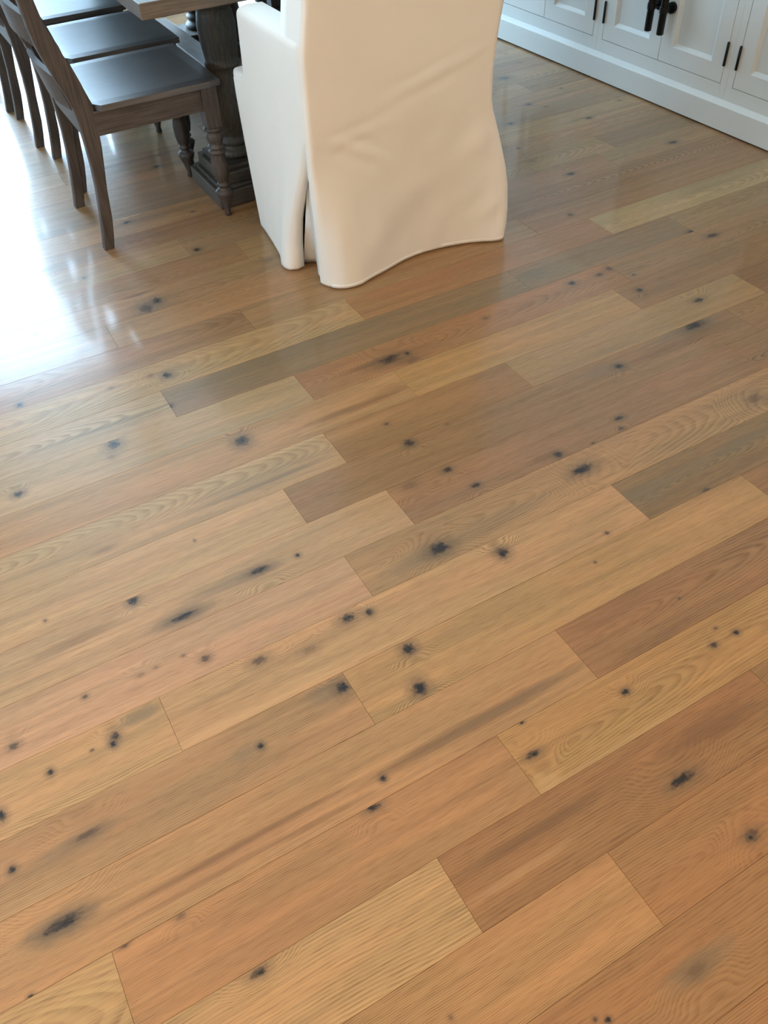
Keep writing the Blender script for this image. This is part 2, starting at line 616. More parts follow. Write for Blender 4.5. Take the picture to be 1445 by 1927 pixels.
# knots: along (board widths), across (board widths), half length mm, half width mm, darkness
KNOTS=[(-0.760,8.440,12,10,0.9),(1.148,8.868,16,18,0.95),(1.004,8.526,10,8,0.4),(3.294,7.624,18,19,1),(-0.146,11.128,8,10,1),(0.753,13.582,6,9,0.6),
(2.776,10.453,13,13,0.9),(2.472,10.626,9,10,0.4),(1.623,10.670,7,5,0.5),(2.480,9.413,7,9,1),(3.561,13.416,13,19,0.8),(3.242,13.240,21,25,0.65),
(5.247,15.201,11,11,0.8),(6.558,13.679,22,14,0.4),(7.005,8.402,36,17,0.9),(7.426,8.383,7,7,1),(7.401,8.101,24,12,0.5),(9.586,8.609,9,8,0.5),
(12.093,8.711,14,11,0.8),(12.868,8.657,12,8,0.7),(13.254,8.753,16,11,0.6),(13.524,8.221,6,5,0.6),(13.177,7.630,10,10,0.8),(13.975,6.590,20,9,0.8),
(13.185,5.906,34,17,1),(10.858,5.627,14,10,0.9),(12.341,3.406,28,14,0.55),(9.750,4.338,13,7,0.8),(9.585,4.087,8,5,0.7),(8.866,4.035,5,3,0.6),
(8.127,4.132,12,12,0.9),(8.239,3.585,28,13,1),(5.972,5.861,13,13,1),(5.887,6.581,6,4,0.7),(6.874,5.974,6,6,0.4),(6.183,4.858,13,9,0.8),
(5.371,4.856,20,10,0.45),(6.389,4.252,12,7,0.8),(5.027,3.316,25,18,1),(5.860,2.691,13,13,1),(2.949,4.417,5,5,0.8),(2.271,4.453,23,9,0.9),
(0.277,4.935,10,11,1),(0.864,4.205,28,7,1),(-1.044,5.271,3,3,0.6),(1.591,5.649,2,3,0.6),(0.186,6.260,27,5,0.4),(3.060,2.831,16,11,0.8),
(3.396,2.758,8,8,0.9),(2.288,2.603,16,8,0.4),(1.557,2.823,16,9,0.65),(0.879,3.278,9,8,0.7),(0.606,3.499,4,3,0.5),(0.177,3.515,6,3,0.4),
(-0.056,3.504,8,4,0.4),(-0.878,3.566,5,4,0.7),(-0.693,2.709,9,10,0.8),(-0.746,2.607,5,6,1),(-1.030,2.665,3,2,0.7),(-1.611,2.636,5,6,0.9),
(-1.966,3.299,9,7,0.7),(-2.322,2.349,7,10,0.9),(2.401,1.767,13,13,0.95),(1.010,1.519,5,6,1),(3.560,1.854,12,12,1),(3.354,1.182,15,15,1),
(7.594,2.138,4,4,0.7),(7.014,1.737,3,3,0.6),(7.633,0.487,3,2,0.6),(7.892,-0.427,6,5,0.9),(7.445,-0.425,7,5,0.9),(7.690,-0.212,4,2,0.6),
(5.814,-0.372,8,5,1),(4.116,-0.484,14,6,0.85),(4.273,-0.019,4,2,0.9),(2.217,0.248,5,5,1),(1.916,-0.032,14,6,0.8),(-1.408,1.522,21,6,0.6),
(-2.354,1.559,6,6,0.9),(-1.955,0.600,30,10,1),(-0.719,-0.042,8,5,0.5),(-1.402,-0.016,6,2,0.7),(-2.482,0.006,4,3,0.8),(-0.155,-1.070,13,6,0.85),
(5.573,-1.759,27,10,0.75),(5.772,-2.743,15,9,0.7),(5.740,-2.755,4,3,1),(4.095,-3.519,19,7,0.5),(2.931,-3.408,4,3,1),(2.813,-3.339,3,3,0.7),
(18.661,20.690,29,23,0.7),(15.752,13.353,19,11,0.85),(19.535,13.337,21,12,0.8),(16.075,9.003,13,11,0.8),(16.386,8.594,22,11,0.8),(15.579,15.613,7,9,0.7),
(15.362,14.666,22,12,0.3),(14.199,11.422,11,10,0.6),(9.710,2.034,12,6,0.6),(1.478,-2.540,3,3,0.5),]
STREAKS=[(3.247,13.932,54,10,0.6,"d"),(3.454,13.293,91,57,0.3,"g"),(1.074,9.478,161,8,0.5,"g"),(6.619,8.471,96,16,0.5,"d"),(7.300,8.304,114,33,0.3,"d"),(13.071,5.883,141,28,0.5,"g"),
(10.447,5.718,77,22,0.4,"g"),(7.819,4.205,44,12,0.4,"d"),(4.647,3.303,87,25,0.45,"g"),(6.166,3.357,173,24,0.28,"g"),(1.865,4.451,125,17,0.5,"g"),(0.828,4.227,75,25,0.5,"g"),
(0.685,4.074,127,20,0.25,"r"),(3.214,6.318,183,7,0.55,"g"),(3.260,6.422,197,37,0.3,"g"),(-0.288,2.866,43,16,0.55,"g"),(-0.660,4.656,91,13,0.35,"d"),(2.173,1.811,46,21,0.5,"g"),
(0.786,1.533,30,15,0.35,"g"),(-1.594,1.473,81,18,0.4,"g"),(-2.022,0.584,56,22,0.55,"g"),(3.809,0.299,244,15,0.55,"d"),(4.307,0.304,160,11,0.3,"g"),(0.214,0.389,220,7,0.5,"d"),
(-0.217,0.202,179,6,0.4,"d"),(0.032,0.296,199,15,0.3,"r"),(1.298,0.162,98,6,0.4,"d"),(3.543,-1.329,187,11,0.5,"d"),(6.433,-1.410,122,22,0.5,"d"),(6.831,0.060,121,15,0.35,"d"),
(4.159,-3.494,68,19,0.5,"g"),(5.518,7.358,134,15,0.5,"d"),(6.529,7.424,93,22,0.35,"d"),(9.773,2.590,228,18,0.35,"g"),(8.603,2.522,86,30,0.4,"g"),(11.627,9.541,59,25,0.5,"g"),
(11.152,9.420,173,33,0.3,"g"),(10.525,10.722,175,41,0.25,"r"),(6.060,9.860,425,36,0.35,"g"),(8.245,9.435,262,23,0.3,"g"),(3.001,10.554,60,26,0.3,"g"),(4.806,11.684,149,17,0.3,"d"),
(10.076,6.109,204,29,0.25,"g"),(18.728,10.750,298,47,0.25,"g"),(18.200,9.565,96,12,0.3,"d"),(12.637,5.589,258,21,0.25,"d"),(1.383,6.026,238,17,0.3,"g"),(-0.633,6.416,177,15,0.25,"g"),
(3.293,2.487,168,10,0.25,"l"),(1.861,2.135,153,15,0.4,"l"),(0.682,2.087,115,15,0.4,"l"),(-0.295,1.968,108,16,0.35,"l"),(4.048,-0.886,30,18,0.5,"l"),(5.405,-0.981,202,9,0.4,"l"),
(3.059,-1.655,134,7,0.4,"l"),(8.322,7.019,213,17,0.3,"l"),(4.756,6.792,240,16,0.3,"l"),(11.230,2.614,113,19,0.4,"g"),(-2.234,1.024,91,17,0.3,"l"),(3.253,-2.130,158,14,0.2,"r"),
(0.098,-0.693,157,42,0.25,"r"),(6.582,0.839,147,21,0.25,"d"),(2.589,0.337,87,7,0.3,"d"),]

# boards seen one by one: row -> list of end positions (board widths) and the colour of each board between them, right-hand boards darkened where light falls off
ROWS = {
    -5: ([-9, 1.0, 12], [(172, 130, 88), (150, 108, 70)]),
    -4: ([-9, -0.4, 13], [(172, 130, 88), (150, 108, 70)]),
    -3: ([-10, 4.11, 14], [(172, 130, 86), (156, 112, 72)]),
    -2: ([-8, 2.27, 7.57, 15], [(188, 150, 104), (146, 104, 66), (150, 112, 72)]),
    -1: ([-9, -1.55, 3.86, 14], [(184, 150, 102), (170, 126, 84), (174, 134, 84)]),
    0: ([-10, 5.63, 15], [(180, 138, 94), (148, 108, 72)]),
    1: ([-8, 2.52, 10.5, 19], [(168, 130, 90), (182, 144, 96), (138, 104, 68)]),
    2: ([-9, 0.05, 8.41, 17], [(192, 152, 106), (194, 154, 110), (128, 104, 70)]),
    3: ([-7, 3.60, 14.8, 22], [(192, 152, 118), (168, 134, 94), (146, 112, 74)]),
    4: ([-9, 4.97, 13.2, 22], [(188, 154, 116), (148, 112, 80), (142, 110, 76)]),
    5: ([-8, 3.41, 14.2, 22], [(196, 160, 118), (140, 108, 74), (144, 110, 72)]),
    6: ([-8, 4.72, 8.96, 15.45, 22], [(184, 152, 110), (148, 112, 74), (164, 134, 92), (134, 100, 68)]),
    7: ([-6, 6.85, 12.7, 22], [(182, 142, 98), (178, 140, 90), (146, 112, 76)]),
    8: ([-7, 5.04, 13.3, 22], [(182, 154, 114), (154, 112, 76), (146, 114, 78)]),
    9: ([-8, 2.48, 11.15, 16.17, 22], [(182, 156, 120), (132, 110, 82), (132, 108, 78), (148, 118, 82)]),
    10: ([-7, 7.30, 14.43, 22], [(178, 148, 106), (160, 118, 82), (180, 156, 112)]),
    11: ([-6, 5.06, 12.9, 22], [(154, 118, 86), (166, 132, 94), (152, 118, 84)]),
    12: ([-7, 2.2, 10.6, 22], [(160, 126, 92), (168, 130, 92), (148, 116, 84)]),
    13: ([-6, 9.4, 17.2, 22], [(160, 126, 92), (156, 122, 88), (158, 128, 92)]),
    14: ([-5, 6.2, 17.95, 22], [(158, 122, 88), (164, 134, 96), (138, 112, 82)]),
    19: ([-5, 7.0, 18.7, 22], [(158, 126, 92), (170, 140, 104), (150, 120, 90)]),
}


def tone(c, k=0.74, sat=1.04):
    mean = (159, 124, 84)
    c = [m + (q - m) * k for q, m in zip(c, mean)]
    g = sum(c) / 3
    return tuple(g + (q - g) * sat for q in c)


def make_floor():
    base = struct(mesh_obj('floor', [(ROOM['x0'], ROOM['y0'], -0.016), (ROOM['x1'], ROOM['y0'], -0.016), (ROOM['x1'], ROOM['y1'], -0.016), (ROOM['x0'], ROOM['y1'], -0.016),
                                     (ROOM['x0'], ROOM['y0'], -0.05), (ROOM['x1'], ROOM['y0'], -0.05), (ROOM['x1'], ROOM['y1'], -0.05), (ROOM['x0'], ROOM['y1'], -0.05)],
                           [(0, 1, 2, 3), (7, 6, 5, 4), (0, 4, 5, 1), (1, 5, 6, 2), (2, 6, 7, 3), (3, 7, 4, 0)], simple('subfloor', srgb(50, 38, 28), 0.9)))
    rnd = random.Random(11)
    generic = [(160, 126, 92), (152, 118, 84), (168, 132, 96), (146, 114, 84), (172, 140, 102), (158, 120, 86), (164, 134, 98), (150, 122, 92), (176, 138, 98), (156, 126, 94)]
    cache = {}
    kmin = int(math.floor(ROOM['y0'] / W))
    kmax = int(math.ceil(ROOM['y1'] / W))
    xa = ROOM['x0'] / W
    gap = 0.0001
    for k in range(kmin, kmax):
        xb = (2.84 if k > 1 else ROOM['x1']) / W      # boards stop under the cabinets
        if k in ROWS:
            ends, cols = ROWS[k]
            ends = [max(xa, e) for e in ends]
            if ends[0] > xa:
                ends = [xa] + ends
                cols = [rnd.choice(generic)] + list(cols)
            ends[-1] = xb
        else:
            ends = [xa]
            x = xa + rnd.uniform(3, 11)
            while x < xb - 2.5:
                ends.append(x)
                x += rnd.uniform(5.5, 13)
            ends.append(xb)
            cols = [rnd.choice(generic) for _ in ends[:-1]]
        for i, c in enumerate(cols):
            s0, s1 = ends[i], ends[i + 1]
            if s1 - s0 < 0.05:
                continue
            L = (s1 - s0) * W
            x0 = s0 * W
            y0 = max(k * W, ROOM['y0'])
            y1 = min((k + 1) * W, ROOM['y1'])
            yc = (k + 0.5) * W
            kn = [((s - s0) * W, (t - k - 0.5) * W, a / 1000, b / 1000, st) for s, t, a, b, st in KNOTS if s0 <= s < s1 and k <= t < k + 1]
            sk = [((s - s0) * W, (t - k - 0.5) * W, a / 1000, b / 1000, st, q) for s, t, a, b, st, q in STREAKS if s0 <= s < s1 and k <= t < k + 1]
            c = tone(c)
            seed = rnd.uniform(0, 40)
            cathedral = rnd.random() < 0.42
            v0 = rnd.uniform(-0.03, 0.03) if cathedral else rnd.choice((-1, 1)) * rnd.uniform(0.07, 0.16)
            d0 = rnd.uniform(-0.03, 0.05)
            slope = rnd.choice((-1, 1)) * (rnd.uniform(0.05, 0.11) if cathedral else rnd.uniform(0.01, 0.04))
            ring = rnd.uniform(0.0030, 0.0056)
            con = rnd.uniform(0.3, 0.62) * (1.0 if ring < 0.0045 else 0.75)
            if kn or sk or k in ROWS:
                mat = oak_material('oak_board', srgb(*c), seed, v0, d0, slope, ring, con, kn, sk)
            else:
                key = (c, int(seed) % 2)
                if key not in cache:
                    u1, vv1 = rnd.uniform(0.1, 0.6), rnd.uniform(-0.04, 0.04)
                    cache[key] = oak_material('oak_board', srgb(*c), seed, v0, d0, slope, ring, con,
                                              [(u1, vv1, 0.014, 0.009, 0.8), (u1 + 0.23, -vv1, 0.008, 0.006, 0.6)],
                                              [(u1 + 0.1, vv1 * 0.7, 0.2, 0.02, 0.3, rnd.choice('gdr'))])
                mat = cache[key]
            # board with a tiny bevelled top edge; origin at its left end on the centre line
            hx0, hx1 = gap, L - gap
            hy0, hy1 = y0 - yc + gap, y1 - yc - gap
            bv = 0.0003
            lift = rnd.uniform(-0.00015, 0.00015)
            z1, z2, z3 = -0.0158, -0.0007 + lift, 0.0 + lift
            V = [(hx0, hy0, z1), (hx1, hy0, z1), (hx1, hy1, z1), (hx0, hy1, z1),
                 (hx0, hy0, z2), (hx1, hy0, z2), (hx1, hy1, z2), (hx0, hy1, z2),
                 (hx0 + bv, hy0 + bv, z3), (hx1 - bv, hy0 + bv, z3), (hx1 - bv, hy1 - bv, z3), (hx0 + bv, hy1 - bv, z3)]
            F = [(3, 2, 1, 0), (8, 9, 10, 11)]
            for q in range(4):
                q2 = (q + 1) % 4
                F.append((q, q2, q2 + 4, q + 4))
                F.append((q + 4, q2 + 4, q2 + 8, q + 8))
            me = bpy.data.meshes.new('floor_board')
            me.from_pydata(V, [], F)
            me.materials.append(mat)
            o = bpy.data.objects.new('floor_board', me)
            o.location = (x0, yc, 0)
            COL.objects.link(o)
            o.parent = base
    return base


make_floor()

# ------------------------------------------------------------------ weathered wood, linen


def weathered(name, c0, c1, axis=0, rough=0.5):
    m, t, b = new_mat(name)
    tc = t.n('ShaderNodeTexCoord').outputs['Object']
    s = t.sep(tc)
    order = [s[0], s[1], s[2]]
    sc = [160.0, 160.0, 160.0]
    sc[axis] = 7.0
    v = t.xyz(*[t.m('MULTIPLY', q, k) for q, k in zip(order, sc)])
    n1 = t.noise(v, 1.0, 5.0, 0.65)
    n2 = t.noise(tc, 9.0, 3.0)
    f = t.smooth(t.m('ADD', t.m('MULTIPLY', n1, 0.75), t.m('MULTIPLY', n2, 0.25)), 0.36, 0.66)
    t.put(b.inputs['Base Color'], t.mix(f, c0, c1))
    t.put(b.inputs['Roughness'], t.m('ADD', rough, t.m('MULTIPLY', n1, 0.12)))
    bp = t.n('ShaderNodeBump')
    bp.inputs['Strength'].default_value = 0.15
    bp.inputs['Distance'].default_value = 0.0008
    t.put(bp.inputs['Height'], n1)
    t.put(b.inputs['Normal'], bp.outputs[0])
    return m


C_D, C_L = srgb(56, 49, 46), srgb(84, 75, 69)
M_WX = weathered('weathered_oak_x', C_D, C_L, 0)
M_WY = weathered('weathered_oak_y', C_D, C_L, 1)
M_WZ = weathered('weathered_oak_z', C_D, C_L, 2)
M_SEAT = weathered('weathered_seat', srgb(58, 56, 55), srgb(80, 76, 73), 0, 0.42)
M_SEAT.node_tree.nodes['Principled BSDF'].inputs['Specular IOR Level'].default_value = 1.0
M_TOPX = weathered('table_oak_x', srgb(80, 69, 58), srgb(112, 98, 83), 0)
M_TOPY = weathered('table_oak_y', srgb(80, 69, 58), srgb(112, 98, 83), 1)
M_PED = weathered('pedestal_oak', srgb(60, 56, 50), srgb(88, 82, 72), 2)
M_PEDX = weathered('pedestal_oak_x', srgb(60, 56, 50), srgb(88, 82, 72), 0)

POST = [(0.0, -.252, -.218), (.05, -.243, -.207), (.1, -.235, -.198), (.2, -.222, -.188), (.27, -.217, -.177), (.33, -.216, -.168), (.40, -.217, -.162), (.455, -.221, -.160),
        (.49, -.230, -.170), (.53, -.243, -.180), (.58, -.259, -.194), (.605, -.266, -.206), (.63, -.273, -.211), (.69, -.281, -.234), (.76, -.286, -.243), (.85, -.291, -.250), (.92, -.295, -.258), (.955, -.297, -.262)]


def build_dining_chair():
    root = empty('dining_chair')
    # curved rear posts, foot to crest
    for sy in (-1, 1):
        rings = []
        for z, xb, xf in POST:
            yo, yi = sy * 0.205, sy * 0.172
            c = 0.003
            rings.append([(xb, yo - sy * c, z), (xb + c, yo, z), (xf - c, yo, z), (xf, yo - sy * c, z), (xf, yi + sy * c, z), (xf - c, yi, z), (xb + c, yi, z), (xb, yi + sy * c, z)])
        loft('rear_leg', rings, M_WZ, root, smooth=False)
    # turned front legs
    prof = [(.0085, 0.0), (.011, .004), (.0125, .02), (.018, .055), (.024, .078), (.0255, .088), (.022, .096), (.0155, .1), (.0165, .106), (.0195, .110), (.0195, .116), (.016, .12), (.0205, .13), (.0235, .155),
            (.024, .19), (.021, .219), (.0215, .222), (.0245, .226), (.0245, .231), (.0205, .235), (.0205, .238), (.024, .242), (.024, .247), (.0195, .252), (.0215, .262), (.0245, .278), (.0215, .292), (.019, .295), (.0255, .3), (.0265, .306), (.0215, .312)]
    for sy in (-1, 1):
        lg = lathe('front_leg', [(r_ * 1.14 if z_ < .01 else .0235 + (r_ * 1.14 - .0235) * 1.45, z_) for r_, z_ in prof], 0.207, sy * 0.195, M_WZ, root, 20)
        bm = bmesh.new()
        box_bm(bm, 0.207 - .0265, 0.207 + .0265, sy * .195 - .0265, sy * .195 + .0265, .310, .438, .003)
        bm_obj('leg_block', bm, M_WZ, lg)
    # seat: slightly dished board
    nx, ny = 12, 12
    top, bot = [], []
    for j in range(ny + 1):
        for i in range(nx + 1):
            u, v = i / nx, j / ny
            x = -0.176 + u * 0.424
            w = 0.172 + (0.226 - 0.172) * smooth01(u / 0.06) if u < 0.06 else 0.222 + 0.005 * u
            if u > 0.93:
                w -= 0.006 * ((u - 0.93) / 0.07) ** 2
            y = (v - 0.5) * 2 * w
            dish = -0.003 * max(0, 1 - ((u - 0.45) / 0.42) ** 2) * max(0, 1 - ((v - 0.5) / 0.44) ** 2)
            edge = -0.002 if (i in (0, nx) or j in (0, ny)) else 0.0
            top.append((x, y, 0.459 + dish + edge))
            bot.append((x, y, 0.439))
    n = nx + 1
    fs = []
    off = len(top)
    for j in range(ny):
        for i in range(nx):
            a = j * n + i
            fs.append((a, a + 1, a + n + 1, a + n))
            fs.append((off + a, off + a + n, off + a + n + 1, off + a + 1))
    rim = [i for i in range(n)] + [j * n + nx for j in range(1, ny + 1)] + [ny * n + i for i in range(nx - 1, -1, -1)] + [j * n for j in range(ny - 1, 0, -1)]
    for a, b in zip(rim, rim[1:] + rim[:1]):
        fs.append((a, off + a, off + b, b))
    mesh_obj('seat', top + bot, fs, M_SEAT, root)
    # aprons
    for sy in (-1, 1):
        y0, y1 = sorted((sy * 0.185, sy * 0.209))
        box('side_apron', -0.17, 0.184, y0, y1, .366, .4385, M_WX, root, .002)
    box('front_apron', .192, .216, -.172, .172, .366, .4385, M_WY, root, .002)

    def bowed(name, z0, z1, xr, bow, th, arch=0.0, archb=0.0):
        rings = []
        for q in range(13):
            s = -1 + 2 * q / 12
            y = s * 0.174
            k = bow * (1 - s * s)
            e = arch * (1 - s * s)
            eb = archb * (1 - s * s)
            xa, xb2 = xr[0] - k, xr[1] - k
            rings.append([(xa, y, z0 + eb), (xa + th, y, z0 + eb), (xb2 + th, y, z1 + e), (xb2, y, z1 + e)])
        return loft(name, rings, M_WY, root, smooth=False)
    bowed('rear_apron', .366, .438, (-.212, -.212), 0.0, .022)
    bowed('back_rail', .446, .545, (-.222, -.246), .022, .018, 0.012, 0.0)
    bowed('back_rail', .632, .715, (-.272, -.282), .022, .018, 0.014, 0.01)
    bowed('crest_rail', .835, .945, (-.288, -.296), .022, .02, 0.02, 0.012)
    return root


chair0 = build_dining_chair()
CH = [
    (0.680, 2.397, 0.0, 'grey-brown wooden dining chair nearest the white slipcovered armchair, on the window side'),
    (0.722, 2.893, 0.0, 'grey-brown wooden dining chair second from the white slipcovered armchair, on the window side'),
    (0.690, 3.430, 0.0, 'grey-brown wooden dining chair third from the white slipcovered armchair, on the window side'),
    (0.672, 3.925, 0.0, 'grey-brown wooden dining chair farthest along the row on the window side'),
    (1.845, 2.62, math.pi, 'grey-brown wooden dining chair on the cabinet side, nearest the white slipcovered armchair'),
    (1.845, 3.16, math.pi, 'grey-brown wooden dining chair in the middle of the row on the cabinet side'),
    (1.845, 3.70, math.pi, 'grey-brown wooden dining chair farthest along the row on the cabinet side'),
]
for i, (x, y, rz, lab) in enumerate(CH):
    o = chair0 if i == 0 else copy_tree(chair0)
    o.location = (x, y, 0)
    o.rotation_euler = (0, 0, rz)
    tag(o, lab, 'chair', 'wooden dining chairs around the table')


# ------------------------------------------------------------------ trestle table
def build_table():
    root = tag(empty('dining_table', (1.245, 3.1625, 0)), 'long weathered wooden trestle dining table with turned columns on stepped plinths', 'table')
    L, Wd = 1.1545, 0.566
    z0, z1 = .700, .742
    nb = 7
    bw = 2 * Wd / nb
    for i in range(nb):
        box('board', -Wd + i * bw + .0006, -Wd + (i + 1) * bw - .0006, -L + .151, L - .151, z0, z1, M_TOPY, root, .002)
    for s in (-1, 1):
        y0, y1 = sorted((s * L, s * (L - .15)))
        box('breadboard_end', -Wd, Wd, y0, y1, z0, z1, M_TOPX, root, .003)
    col = [(.050, .128), (.074, .131), (.076, .145), (.070, .155), (.060, .16), (.058, .170), (.066, .176), (.066, .186), (.056, .192), (.058, .205), (.070, .235), (.076, .27), (.074, .31), (.064, .36), (.056, .40), (.053, .42),
           (.060, .425), (.062, .434), (.056, .44), (.058, .46), (.064, .51), (.066, .55), (.060, .585), (.054, .60), (.064, .606), (.067, .62), (.067, .632)]
    for yy in (-0.7625, 0.7625):
        # stepped plinth running across the table
        pl = [(.365, .150, 0.001, .058), (.350, .138, .058, .070), (.335, .124, .070, .112), (.318, .108, .112, .128)]
        for k, (hx, hy, a, b) in enumerate(pl):
            box('plinth', -hx, hx, yy - hy, yy + hy, a, b, M_PEDX, root, .004)
        for xx in (-.222, .222):
            c = lathe('column', col, xx, yy, M_PED, root, 28)
            box('column_block', xx - .068, xx + .068, yy - .068, yy + .068, .632, .664, M_PED, c, .003)
        box('top_beam', -.40, .40, yy - .075, yy + .075, .664, .6995, M_PEDX, root, .004)
    box('stretcher', -.05, .05, -.7625, .7625, .128, .198, M_TOPY, root, .004)
    return root


build_table()


# ------------------------------------------------------------------ slipcovered armchair
def linen():
    m, t, b = new_mat('white_linen')
    tc = t.n('ShaderNodeTexCoord').outputs['Object']
    s = t.sep(tc)
    w1 = t.m('SINE', t.m('MULTIPLY', t.m('ADD', s[0], s[1]), 3600.0))
    w2 = t.m('SINE', t.m('MULTIPLY', s[2], 3600.0))
    weave = t.m('MULTIPLY', w1, w2)
    n = t.noise(tc, 5.0, 3.0)
    c = t.mix(n, srgb(236, 229, 218), srgb(245, 239, 229))
    t.put(b.inputs['Base Color'], c)
    b.inputs['Roughness'].default_value = 1.0
    b.inputs['Specular IOR Level'].default_value = 0.2
    b.inputs['Sheen Weight'].default_value = 0.15
    b1 = t.n('ShaderNodeBump')
    b1.inputs['Strength'].default_value = 0.12
    b1.inputs['Distance'].default_value = 0.0004
    t.put(b1.inputs['Height'], weave)
    b2 = t.n('ShaderNodeBump')
    b2.inputs['Strength'].default_value = 0.35
    b2.inputs['Distance'].default_value = 0.012
    t.put(b2.inputs['Height'], t.noise(tc, 7.0, 2.0))
    t.put(b2.inputs['Normal'], b1.outputs[0])
    t.put(b.inputs['Normal'], b2.outputs[0])
    return m


M_LINEN = linen()
AX, AY = 1.245, 1.80            # armchair origin

HEM = [(.962, 1.606), (.950, 1.592), (.951, 1.575), (.962, 1.550), (.980, 1.528), (1.002, 1.514), (1.03, 1.508), (1.058, 1.509), (1.10, 1.524), (1.135, 1.533), (1.17, 1.542), (1.205, 1.553), (1.24, 1.563), (1.285, 1.570), (1.33, 1.572), (1.37, 1.569), (1.41, 1.562), (1.445, 1.553),
       (1.48, 1.543), (1.515, 1.528), (1.55, 1.509), (1.575, 1.500), (1.592, 1.502), (1.602, 1.515), (1.606, 1.54), (1.604, 1.575), (1.60, 1.61)]


def resample(pts, n):
    d = [0.0]
    for a, b in zip(pts, pts[1:]):
        d.append(d[-1] + math.hypot(b[0] - a[0], b[1] - a[1]))
    out = []
    for i in range(n):
        s = d[-1] * i / (n - 1)
        for k in range(len(pts) - 1):
            if s <= d[k + 1] + 1e-9:
                f = (s - d[k]) / max(1e-9, d[k + 1] - d[k])
                out.append((pts[k][0] + f * (pts[k + 1][0] - pts[k][0]), pts[k][1] + f * (pts[k + 1][1] - pts[k][1])))
                break
    return out


